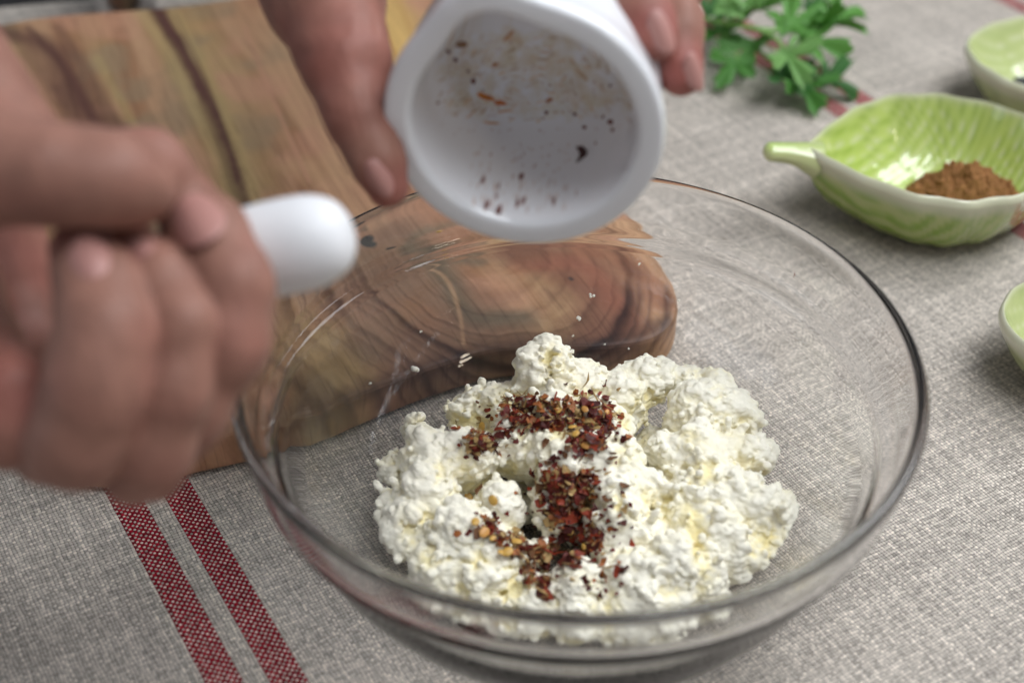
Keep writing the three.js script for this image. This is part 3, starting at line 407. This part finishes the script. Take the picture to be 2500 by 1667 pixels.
function makeHand(chains, joins, lo, hi, res, blush, nails) {   // chains: list of sdf; joins: smooth radius with what came before
  const sdf = (x, y, z) => { let d = 1; for (let i = 0; i < chains.length; i++) { const e = chains[i](x, y, z); d = i ? smin(d, e, joins[i]) : e; } return d; };
  const g = meshField(lo, hi, res, (f, n, c) => { for (let k = 0; k < n; k++) for (let j = 0; j < n; j++) for (let i = 0; i < n; i++) { const x = lo.x + i * c[0], y = lo.y + j * c[1], z = lo.z + k * c[2]; let d = sdf(x, y, z); if (d < 0.004) d += 0.0004 * N3(x * 120, y * 120, z * 120) + 0.00012 * N3(x * 900, y * 900, z * 900); f[k * n * n + j * n + i] = (i < 2 || j < 2 || k < 2 || i > n - 3 || j > n - 3 || k > n - 3) ? -0.01 : -d; } }, 400000);
  const p = g.attributes.position, uv = new Float32Array(p.count * 2); for (let i = 0; i < p.count; i++) { uv[i * 2] = p.getX(i) * 22 + p.getY(i) * 9; uv[i * 2 + 1] = p.getZ(i) * 22 + p.getY(i) * 15; } g.setAttribute('uv', new THREE.BufferAttribute(uv, 2));
  paint(g, (x, y, z) => { let b = 0; for (const [q, R, s] of blush) b = Math.max(b, s * sstep(R, R * 0.25, Math.hypot(x - q.x, y - q.y, z - q.z))); b = clamp(b + 0.22 * fbm(x * 60, y * 60, z * 60, 2), 0, 1); const m = 1 + 0.16 * fbm(x * 150, y * 150, z * 150, 2); return [mix(0.285, 0.30, b) * m, mix(0.140, 0.088, b) * m, mix(0.103, 0.073, b) * m]; });
  const hand = part('hand', g, skinMat, person);
  for (const [u, v, u2, v2, t0, w, l] of nails) {   // centre, a point towards the fingertip
    const h = march(sdf, u, v, t0 * 0.78, t0 + 0.3), e = march(sdf, u2, v2, t0 * 0.78, t0 + 0.3); if (!h || !e) { console.log('nail missed', u, v); continue; }
    const ng = new THREE.SphereGeometry(1, 28, 16, 0, Math.PI * 2, 0, Math.PI / 2); ng.scale(w, 0.0011, l);
    const q = ng.attributes.position; for (let i = 0; i < q.count; i++) q.setY(i, q.getY(i) - 0.42 * q.getX(i) ** 2 / w - 0.0004); ng.computeVertexNormals();
    const along = e.p.clone().sub(h.p).projectOnPlane(h.n).normalize(), m = new THREE.Matrix4().makeBasis(along.clone().cross(h.n).multiplyScalar(-1), h.n, along).setPosition(h.p.clone().addScaledVector(h.n, 0.0003));
    const o = part('fingernail', ng, nailMat, hand); o.applyMatrix4(m);
  }
  return hand;
}
const box = (pts, pad) => { const b = new THREE.Box3().setFromPoints(pts); b.expandByScalar(pad); return [b.min, b.max]; };
{ // gripping hand
  const PX = 4045, q = (u, v, d, rpx) => [at(u, v, d), rpx * d / PX];
  const f1 = [q(425, 470, 0.420, 78), q(478, 545, 0.413, 86), q(538, 655, 0.406, 82), q(528, 790, 0.405, 80), q(440, 940, 0.410, 78), q(350, 1080, 0.420, 76)];
  const f2 = [q(298, 558, 0.410, 60), q(368, 645, 0.402, 70), q(418, 748, 0.396, 74), q(398, 890, 0.396, 80), q(350, 1030, 0.402, 82), q(308, 1088, 0.408, 76)];
  const f3 = [q(190, 575, 0.402, 78), q(224, 660, 0.394, 92), q(246, 770, 0.388, 106), q(222, 890, 0.388, 114), q(180, 1005, 0.394, 112), q(110, 1022, 0.408, 96)];
  const f4 = [q(-60, 640, 0.436, 66), q(-40, 780, 0.418, 68), q(24, 895, 0.398, 80), q(20, 985, 0.398, 80), q(-80, 1010, 0.410, 80)];
  const thumb = [q(-220, 330, 0.392, 150), q(-40, 385, 0.388, 126), q(120, 400, 0.386, 106), q(250, 412, 0.388, 96), q(322, 428, 0.394, 84)];
  const knuckle = [q(250, 380, 0.404, 76), q(345, 372, 0.410, 52), q(388, 410, 0.412, 50)];
  const wrist = [q(-290, 20, 0.430, 190), q(-160, 190, 0.425, 172), q(-45, 325, 0.420, 146), q(50, 385, 0.418, 116)];
  const palm = [q(-200, 350, 0.452, 190), q(-90, 620, 0.466, 180), q(40, 860, 0.462, 140), q(200, 960, 0.446, 116)];
  const ks = [f1, f2, f3, f4, thumb, knuckle, wrist, palm];
  const [lo, hi] = box([...f1, ...f2, ...f3, ...f4, ...thumb, ...palm, ...wrist].map((a) => a[0]), 0.026);
  makeHand(ks.map((c, i) => chain(c.map(([p, r]) => [p, r * (i < 3 ? 0.975 : 1)]), i < 5 ? 0.007 : 0.012, i < 4 ? 0.0003 : 0)), [0, 0.0004, 0.0004, 0.0005, 0.0005, 0.005, 0.010, 0.003], lo, hi, 150,
    [[f1[0][0], 0.012, 0.5], [f1[3][0], 0.012, 0.5], [f2[0][0], 0.010, 0.7], [f3[0][0], 0.012, 0.7], [f3[3][0], 0.016, 0.5], [f4[2][0], 0.02, 0.6], [thumb[1][0], 0.016, 0.35], [f2[4][0], 0.012, 0.3], [palm[1][0], 0.05, 0.5]],
    [[448, 500, 412, 438, 0.34, 0.0062, 0.0084], [308, 570, 285, 525, 0.34, 0.0042, 0.0054], [204, 590, 184, 530, 0.34, 0.0050, 0.0060]]);
  // pestle in the fist
  const tip = at(698, 557, 0.424), back = at(310, 640, 0.432), ax = tip.clone().sub(back).normalize();
  const pr = spline([[0.0002, 0.0122], [0.0045, 0.0118], [0.0088, 0.0088], [0.0112, 0.0030], [0.0117, -0.006], [0.0113, -0.016], [0.0105, -0.026], [0.0100, -0.034], [0.0102, -0.040], [0.0098, -0.045], [0.006, -0.048], [0.0002, -0.049]], 90).reverse();
  const o = single('pestle', new THREE.LatheGeometry(pr, 64), mat({ color: new THREE.Color().setRGB(0.80, 0.80, 0.81), roughness: 0.42, specularIntensity: 0.5 }), 'white porcelain pestle with a rounded end, gripped in the fist at the left', 'pestle');
  o.position.copy(tip); o.quaternion.setFromUnitVectors(V(0, 1, 0), ax);
}
{ // hand on the mortar
  const PX = 4045, q = (u, v, d, rpx) => [at(u, v, d), rpx * d / PX];
  const th = [q(690, -190, 0.520, 170), q(742, -20, 0.505, 138), q(790, 130, 0.492, 104), q(822, 260, 0.484, 76), q(864, 360, 0.481, 60), q(892, 432, 0.480, 47)];
  const fa = [q(1330, -190, 0.520, 100), q(1420, -60, 0.488, 84), q(1468, 35, 0.474, 74), q(1500, 84, 0.468, 58)];
  const fb = [q(1420, -200, 0.535, 90), q(1510, -60, 0.505, 72), q(1552, 60, 0.490, 60), q(1564, 168, 0.483, 54)];
  const fc = [q(1380, -230, 0.56, 90), q(1530, -110, 0.54, 70), q(1560, -30, 0.53, 60)];
  const palm = [q(720, -260, 0.555, 190), q(950, -300, 0.575, 220), q(1180, -320, 0.575, 220), q(1360, -280, 0.560, 180)];
  const wrist = [q(1050, -330, 0.585, 230), q(1000, -560, 0.64, 230), q(980, -760, 0.70, 250)];
  const [lo, hi] = box([...th, ...fa, ...fb, ...fc, ...palm, ...wrist].map((a) => a[0]), 0.03);
  makeHand([th, fa, fb, fc, palm, wrist].map((c, i) => chain(c, i < 4 ? 0.005 : 0.014, i < 3 ? 0.0006 : 0)), [0, 0.002, 0.002, 0.002, 0.014, 0.014], lo, hi, 160,
    [[th[5][0], 0.014, 0.55], [th[3][0], 0.016, 0.5], [th[2][0], 0.03, 0.45], [fa[3][0], 0.016, 0.75], [fb[3][0], 0.016, 0.85], [fa[1][0], 0.02, 0.5], [th[0][0], 0.04, 0.5]],
    [[870, 410, 892, 450, 0.42, 0.0034, 0.0058], [1522, 72, 1530, 110, 0.40, 0.0034, 0.0062], [1598, 165, 1600, 195, 0.40, 0.0030, 0.0056]]);
}

// ------------------------------------------------------------ leaf dishes
function leafDish(pos, turn, hl, hw, H, point, label, wash = 0) {
  const d = thing('leaf_dish', label, 'dish', pos, undefined); d.rotation.y = turn;
  const n = 180, rim = (ph, grow) => { const c = Math.cos(ph), s = Math.sin(ph), x = c * hl, w = hw * Math.sign(s) * Math.pow(Math.abs(s), 1 + point * (c < 0 ? 1.1 : 0.4)) * (1 + 0.018 * Math.sin(ph * 17)); return [x + grow * c, w + grow * s]; };
  const P = [], C = [], I = []; const rings = [];
  const k = (a, b) => { for (let i = 0; i < 3; i++) C.push(a[i]); };
  const wsh = (c) => c.map((q, i) => mix(q, [0.52, 0.55, 0.30][i], wash)), lime = wsh([0.44, 0.57, 0.11]), pale = wsh([0.56, 0.64, 0.22]), deepc = wsh([0.20, 0.33, 0.020]), edge = [0.70, 0.70, 0.50], olive = wsh([0.22, 0.28, 0.055]);
  const steps = 34, vein = (x, z) => { const w = x * 1.0 - Math.abs(z) * 1.15, f = w / 0.0068 + 0.5 * N3(x * 40, 3, z * 40); return f - Math.floor(f); };
  const ring = (t, side) => { // t 1 at the rim, 0 at the middle
    for (let i = 0; i <= n; i++) {
      const ph = i / n * 6.283185, grow = side === 'out' ? 0.0011 : -0.0006, [rx, rz] = rim(ph, grow), x = rx * t, z = rz * t; let y = side === 'out' ? H * Math.pow(t, 4.6) - 0.0038 * t : H * (0.11 + 0.89 * Math.pow(t, 4.0));
      const fl = sstep(0.25, 0.6, t) * sstep(1.0, 0.9, t), v = vein(x, z), g = Math.abs(v - 0.5) * 2; let c;
      if (side === 'out') { y = Math.max(y, 0.0003); const m = sstep(0.25, 0.8, g + 0.3 * N3(x * 260, 1, z * 260)); c = pale.map((q, j) => mix(mix(q * 0.8, deepc[j] * 1.1, m), edge[j] * 0.9, sstep(0.94, 1, t))); c = c.map((q, j) => mix(q, olive[j], 0.6 * (1 - sstep(0.5, 0.9, t)))); y += 0.0004 * fl * (1 - g); }
      else { const m = sstep(0.72, 0.98, g) ; y -= 0.0006 * fl * sstep(0.5, 1, g); const b = 0.5 + 0.5 * N3(x * 55, 2, z * 55); c = lime.map((q, j) => mix(mix(mix(q, pale[j], 0.5 * b + 0.2 * sstep(0.5, 0.95, t)), deepc[j], 0.55 * (1 - m) * sstep(0.25, 0.0, Math.abs(v - 0.42)) ), edge[j], 0.55 * m * fl)); const mid = sstep(0.0022, 0.0008, Math.abs(z)) * 0.5; c = c.map((q, j) => mix(q, deepc[j], mid)); c = c.map((q, j) => mix(q, edge[j], sstep(0.97, 1, t))); }
      P.push(x, y, z); k(c);
    }
    rings.push(rings.length);
  };
  for (let j = 0; j <= steps; j++) ring(Math.pow(j / steps, 0.8) || 0.0001, 'in');
  for (let j = 1; j <= 5; j++) { const a = j / 6 * Math.PI; for (let i = 0; i <= n; i++) { const ph = i / n * 6.283185, [rx, rz] = rim(ph, -0.0006 + 0.00085 * (1 - Math.cos(a))); P.push(rx, H + 0.0012 * Math.sin(a) - 0.0038 * (a / Math.PI), rz); k(edge); } rings.push(0); }
  for (let j = steps; j >= 0; j--) ring(Math.pow(j / steps, 0.8) || 0.0001, 'out');
  for (let j = 0; j + 1 < rings.length; j++) for (let i = 0; i < n; i++) { const a = j * (n + 1) + i, b = a + 1, c = a + n + 1, e = c + 1; I.push(a, b, c, b, e, c); }
  const g = new THREE.BufferGeometry(); g.setAttribute('position', new THREE.Float32BufferAttribute(P, 3)); g.setAttribute('color', new THREE.Float32BufferAttribute(C, 3)); g.setIndex(I); g.computeVertexNormals();
  const glaze = mat({ vertexColors: true, roughness: 0.22, clearcoat: 1, clearcoatRoughness: 0.04 });
  part('dish_body', g, glaze, d);
  if (point > 0.5) {
    const path = new THREE.CatmullRomCurve3([V(-hl + 0.0060, H - 0.0075, 0), V(-hl - 0.002, H - 0.0050, 0), V(-hl - 0.009, H - 0.0036, 0.0003), V(-hl - 0.0145, H - 0.0030, 0.0006)]);
    const tg = new THREE.TubeGeometry(path, 30, 1, 20), tp = tg.attributes.position; const cen = path.getSpacedPoints(30);
    for (let j = 0; j <= 30; j++) { const u = j / 30, R = 0.0046 + 0.0050 * Math.pow(1 - u, 1.6) + 0.0006 * sstep(0.5, 1, u), c0 = path.getPointAt(u); for (let i = 0; i <= 20; i++) { const id = j * 21 + i, x = tp.getX(id) - c0.x, y = tp.getY(id) - c0.y, z = tp.getZ(id) - c0.z; tp.setXYZ(id, c0.x + x * R, c0.y + y * R * 0.8, c0.z + z * R); } }
    const cap = new THREE.SphereGeometry(0.0052, 20, 14); cap.scale(0.8, 0.8, 1); const e = path.getPointAt(1); cap.translate(e.x, e.y, e.z);
    tg.deleteAttribute('uv'); cap.deleteAttribute('uv'); const hg = mergeGeometries([tg, cap]); hg.computeVertexNormals(); paint(hg, (x, y) => { const t = sstep(H - 0.003, H + 0.004, y); return [mix(0.52, 0.48, t), mix(0.56, 0.66, t), mix(0.26, 0.16, t)]; });
    part('stem_handle', hg, glaze, d);
  }
  return d;
}
leafDish(V(0.1694, 0, -0.2119), 0.03, 0.0602, 0.0460, 0.037, 1, 'lime green leaf dish with stem handle, holding brown powder, right of the bowl');
{ const p = onPlane(2222, 112, 0.030); leafDish(V(p.x + 0.056, 0, p.z + 0.010), -0.25, 0.057, 0.046, 0.031, 0.1, 'pale green dish holding black seeds, partly out of frame at the top right', 0.6); const s = onPlane(2352, 210, 0.006);
  const r = rng(77), gs = []; for (let i = 0; i < 500; i++) { const a = r() * 6.28, q = Math.sqrt(r()), g = new THREE.IcosahedronGeometry(0.0007 + 0.0004 * r(), 1); g.scale(1.3, 0.8, 0.9); g.rotateY(r() * 6); g.translate(s.x + 0.006 + Math.cos(a) * q * 0.017, 0.0045 + 0.006 * (1 - q * q) * r() + 0.002 * q * q, s.z + Math.sin(a) * q * 0.015); gs.push(g); }
  const o = single('black_seeds', mergeGeometries(gs), mat({ color: new THREE.Color().setRGB(0.02, 0.021, 0.026), roughness: 0.45 }), 'small heap of black seeds in the dish at the top right', 'seeds'); o.userData.kind = 'stuff'; }
{ const p = onPlane(2312, 722, 0.028); leafDish(V(p.x + 0.050, 0, p.z + 0.002), 0.1, 0.052, 0.036, 0.029, 0.0, 'pale green dish with a white rim, mostly cut off by the right edge', 0.7); }
{ // brown powder
  const r = rng(41), parts = [], A = 0.0300, B = 0.0200, HH = 0.0235, nr = 60, na = 160, P = [], I = [];
  const hgt = (x, z) => { const q = Math.hypot(x / A, z / B), e = Math.max(0, 1 - q); return HH * Math.pow(e, 0.75) + (0.0030 * fbm(x * 150, 1, z * 150, 3) + 0.0022 * Math.max(0, N3(x * 330, 7, z * 330)) + 0.0012 * N3(x * 800, 7, z * 800)) * sstep(0, 0.25, e); };
  for (let j = 0; j <= nr; j++) for (let i = 0; i <= na; i++) { const a = i / na * 6.283185, q = j / nr * (1 + 0.10 * N3(Math.cos(a) * 3, 2, Math.sin(a) * 3)), x = Math.cos(a) * q * A, z = Math.sin(a) * q * B; P.push(x, hgt(x, z), z); }
  for (let j = 0; j < nr; j++) for (let i = 0; i < na; i++) { const a = j * (na + 1) + i, b = a + 1, c = a + na + 1, d = c + 1; I.push(a, b, c, b, d, c); }
  const g = new THREE.BufferGeometry(); g.setAttribute('position', new THREE.Float32BufferAttribute(P, 3)); g.setIndex(I); g.computeVertexNormals(); parts.push(g.toNonIndexed());
  for (let i = 0; i < 320; i++) { const a = r() * 6.28, q = Math.sqrt(r()) * 0.98, s = 0.0005 + 0.0019 * r() * r() * r(), k = new THREE.IcosahedronGeometry(s, 2), x = Math.cos(a) * q * A, z = Math.sin(a) * q * B; const kp = k.attributes.position; for (let j = 0; j < kp.count; j++) { const f = 1 + 0.35 * N3(kp.getX(j) * 800 + i, kp.getY(j) * 800, kp.getZ(j) * 800); kp.setXYZ(j, kp.getX(j) * f, kp.getY(j) * f * 0.8, kp.getZ(j) * f); } k.translate(x, hgt(x, z) + s * 0.15, z); k.computeVertexNormals(); k.deleteAttribute('uv'); parts.push(k); }
  const m = mergeGeometries(parts); paint(m, (x, y, z) => { const k = 1 + 0.25 * fbm(x * 300, y * 300, z * 300, 2); return [0.265 * k, 0.128 * k, 0.050 * k]; });
  const o = single('spice_powder', m, mat({ vertexColors: true, roughness: 0.95, specularIntensity: 0.2 }), 'lumpy heap of brown spice powder in the lime green leaf dish', 'powder'); o.position.set(onPlane(2205, 440, 0.012).x + 0.001, 0.0060, -0.2080); o.userData.kind = 'stuff';
}

// ------------------------------------------------------------ parsley
{
  const d = thing('parsley_sprig', 'sprig of fresh green parsley lying on the tablecloth behind the mortar', 'parsley'), r = rng(51);
  const leafGeo = (size, seed) => {
    const q = rng(seed), N = 110, ring = [], lobes = [[0, 1, 0.62], [1.1, 0.86, 0.58], [-1.1, 0.86, 0.58], [2.1, 0.55, 0.45], [-2.1, 0.55, 0.45]];
    for (let i = 0; i < N; i++) { const a = (i / N * 2 - 1) * Math.PI; let R = 0.26; for (const [c, l, w] of lobes) { const dd = Math.abs(a - c); R = Math.max(R, l * Math.max(0, 1 - Math.pow(dd / w, 2.2)) * (1 + 0.24 * (((dd * 7) % 1) - 0.5))); } ring.push([a, R * (0.93 + 0.14 * q())]); }
    const P = [0, 0, 0], I = [], K = 5; const cur = (q() - 0.3) * 0.9, fold = 0.35 + 0.5 * q(), tw = (q() - 0.5) * 1.2;
    for (let k = 1; k <= K; k++) for (const [a, R] of ring) { const f = k / K, x = Math.sin(a) * R * f, z = Math.cos(a) * R * f; P.push(x * size, (Math.abs(x) * fold - cur * z * z + tw * x * z + 0.10 * Math.sin(a * 9) * f * R) * size, (z + 0.1) * size); }
    for (let i = 0; i < N; i++) { const b = (i + 1) % N; I.push(0, 1 + i, 1 + b); for (let k = 0; k + 1 < K; k++) { const o = 1 + k * N; I.push(o + i, o + N + i, o + b, o + b, o + N + i, o + N + b); } }
    const g = new THREE.BufferGeometry(); g.setAttribute('position', new THREE.Float32BufferAttribute(P, 3)); g.setIndex(I); g.computeVertexNormals(); return g;
  };
  const mats = [[0.13, 0.34, 0.065], [0.085, 0.25, 0.045], [0.21, 0.42, 0.12], [0.048, 0.165, 0.035]].map((c) => mat({ color: new THREE.Color().setRGB(...c), roughness: 0.5, transmission: 0.3, thickness: 0, side: THREE.DoubleSide, specularIntensity: 0.6 }));
  const leaf = (u, v, h, size, turn, tilt, roll, m) => { const o = part('leaf', leafGeo(size * 1.04, Math.floor(u * 7 + v)), mats[m], d); o.position.copy(onPlane(u, v, h)); o.rotation.set(tilt, turn, roll, 'YXZ'); };
  for (const a of [[1660, 22, 0.026, 0.025, 1.3, -0.2, 0.3, 2], [1720, 30, 0.028, 0.022, 2.0, 0.0, -0.2, 2], [1800, 62, 0.024, 0.026, 1.75, -0.25, 0.25, 0], [1870, 62, 0.024, 0.024, 1.6, -0.2, -0.3, 0], [1915, 48, 0.028, 0.017, 1.9, -0.3, 0.2, 0], [1850, 92, 0.020, 0.022, 1.2, 0.1, 0.3, 0], [1800, 122, 0.022, 0.020, 0.5, 0.2, 0.1, 2], [1730, 100, 0.014, 0.020, -0.3, 0.3, 0.3, 1], [1690, 140, 0.012, 0.017, -0.5, 0.2, -0.3, 1], [1790, 165, 0.012, 0.022, 0.5, 0.2, 0.1, 3], [1840, 192, 0.008, 0.021, 0.3, 0.1, -0.1, 1], [1890, 182, 0.008, 0.018, 1.1, 0.1, 0.2, 3], [1625, 30, 0.016, 0.024, 2.6, 0, 0.3, 3], [1660, 66, 0.012, 0.02, 0.2, 0.2, 0.2, 1], [1860, 22, 0.022, 0.013, 2.2, -0.6, 0.2, 3]]) leaf(...a);
  const stem = (pts, rad, c) => part('stem', new THREE.TubeGeometry(new THREE.CatmullRomCurve3(pts.map(([u, v, h]) => onPlane(u, v, h))), 30, rad, 8), mat({ color: new THREE.Color().setRGB(...c), roughness: 0.5 }), d);
  stem([[1540, 40, 0.012], [1640, 48, 0.022], [1740, 66, 0.024], [1820, 72, 0.022], [1900, 62, 0.024]], 0.0013, [0.20, 0.38, 0.09]); stem([[1700, 58, 0.022], [1770, 80, 0.024], [1800, 110, 0.022], [1812, 135, 0.020]], 0.0011, [0.24, 0.42, 0.12]); stem([[1540, 70, 0.010], [1660, 80, 0.012], [1730, 110, 0.012], [1790, 150, 0.012], [1840, 180, 0.009]], 0.0011, [0.16, 0.32, 0.07]); stem([[1660, 80, 0.012], [1690, 120, 0.012], [1700, 150, 0.011]], 0.0009, [0.16, 0.32, 0.07]);
}

// ------------------------------------------------------------ things behind the board
{
  const p = onPlane(292, 34, 0), g = new THREE.LatheGeometry([[0.0001, 0], [0.0150, 0], [0.0165, 0.0012], [0.0172, 0.006], [0.0176, 0.035], [0.0182, 0.036], [0.0178, 0.0365], [0.0170, 0.036], [0.0165, 0.006], [0.0001, 0.004]].map(([x, y]) => new THREE.Vector2(x, y)), 64);
  single('steel_cup', g, mat({ color: new THREE.Color().setRGB(0.62, 0.62, 0.64), metalness: 1, roughness: 0.22 }), 'small shiny steel cup behind the far edge of the cutting board', 'cup').position.copy(p);
  const c = onPlane(462, -18, 0.018), n = new THREE.SphereGeometry(0.0165, 60, 40), q = n.attributes.position;
  for (let i = 0; i < q.count; i++) { const x = q.getX(i), y = q.getY(i), z = q.getZ(i), a = Math.atan2(z, x), k = 1 + 0.06 * Math.cos(a * 7) * (1 - (y / 0.0165) ** 2), top = Math.max(0, y / 0.0165 - 0.55); q.setXYZ(i, x * k * (1 - top), y * (0.85 + top * 1.6), z * k * (1 - top)); }
  n.computeVertexNormals(); paint(n, (x, y, z) => { const s = sstep(0.1, 0.5, N3(Math.atan2(z, x) * 5, y * 30, 2)); return [mix(0.60, 0.24, s), mix(0.54, 0.14, s), mix(0.55, 0.20, s)]; });
  single('garlic_bulb', n, mat({ vertexColors: true, roughness: 0.6 }), 'purple streaked garlic bulb on the far edge of the cutting board', 'garlic').position.copy(c).add(V(0, 0.014, 0));
}
renderer.render(scene, camera);
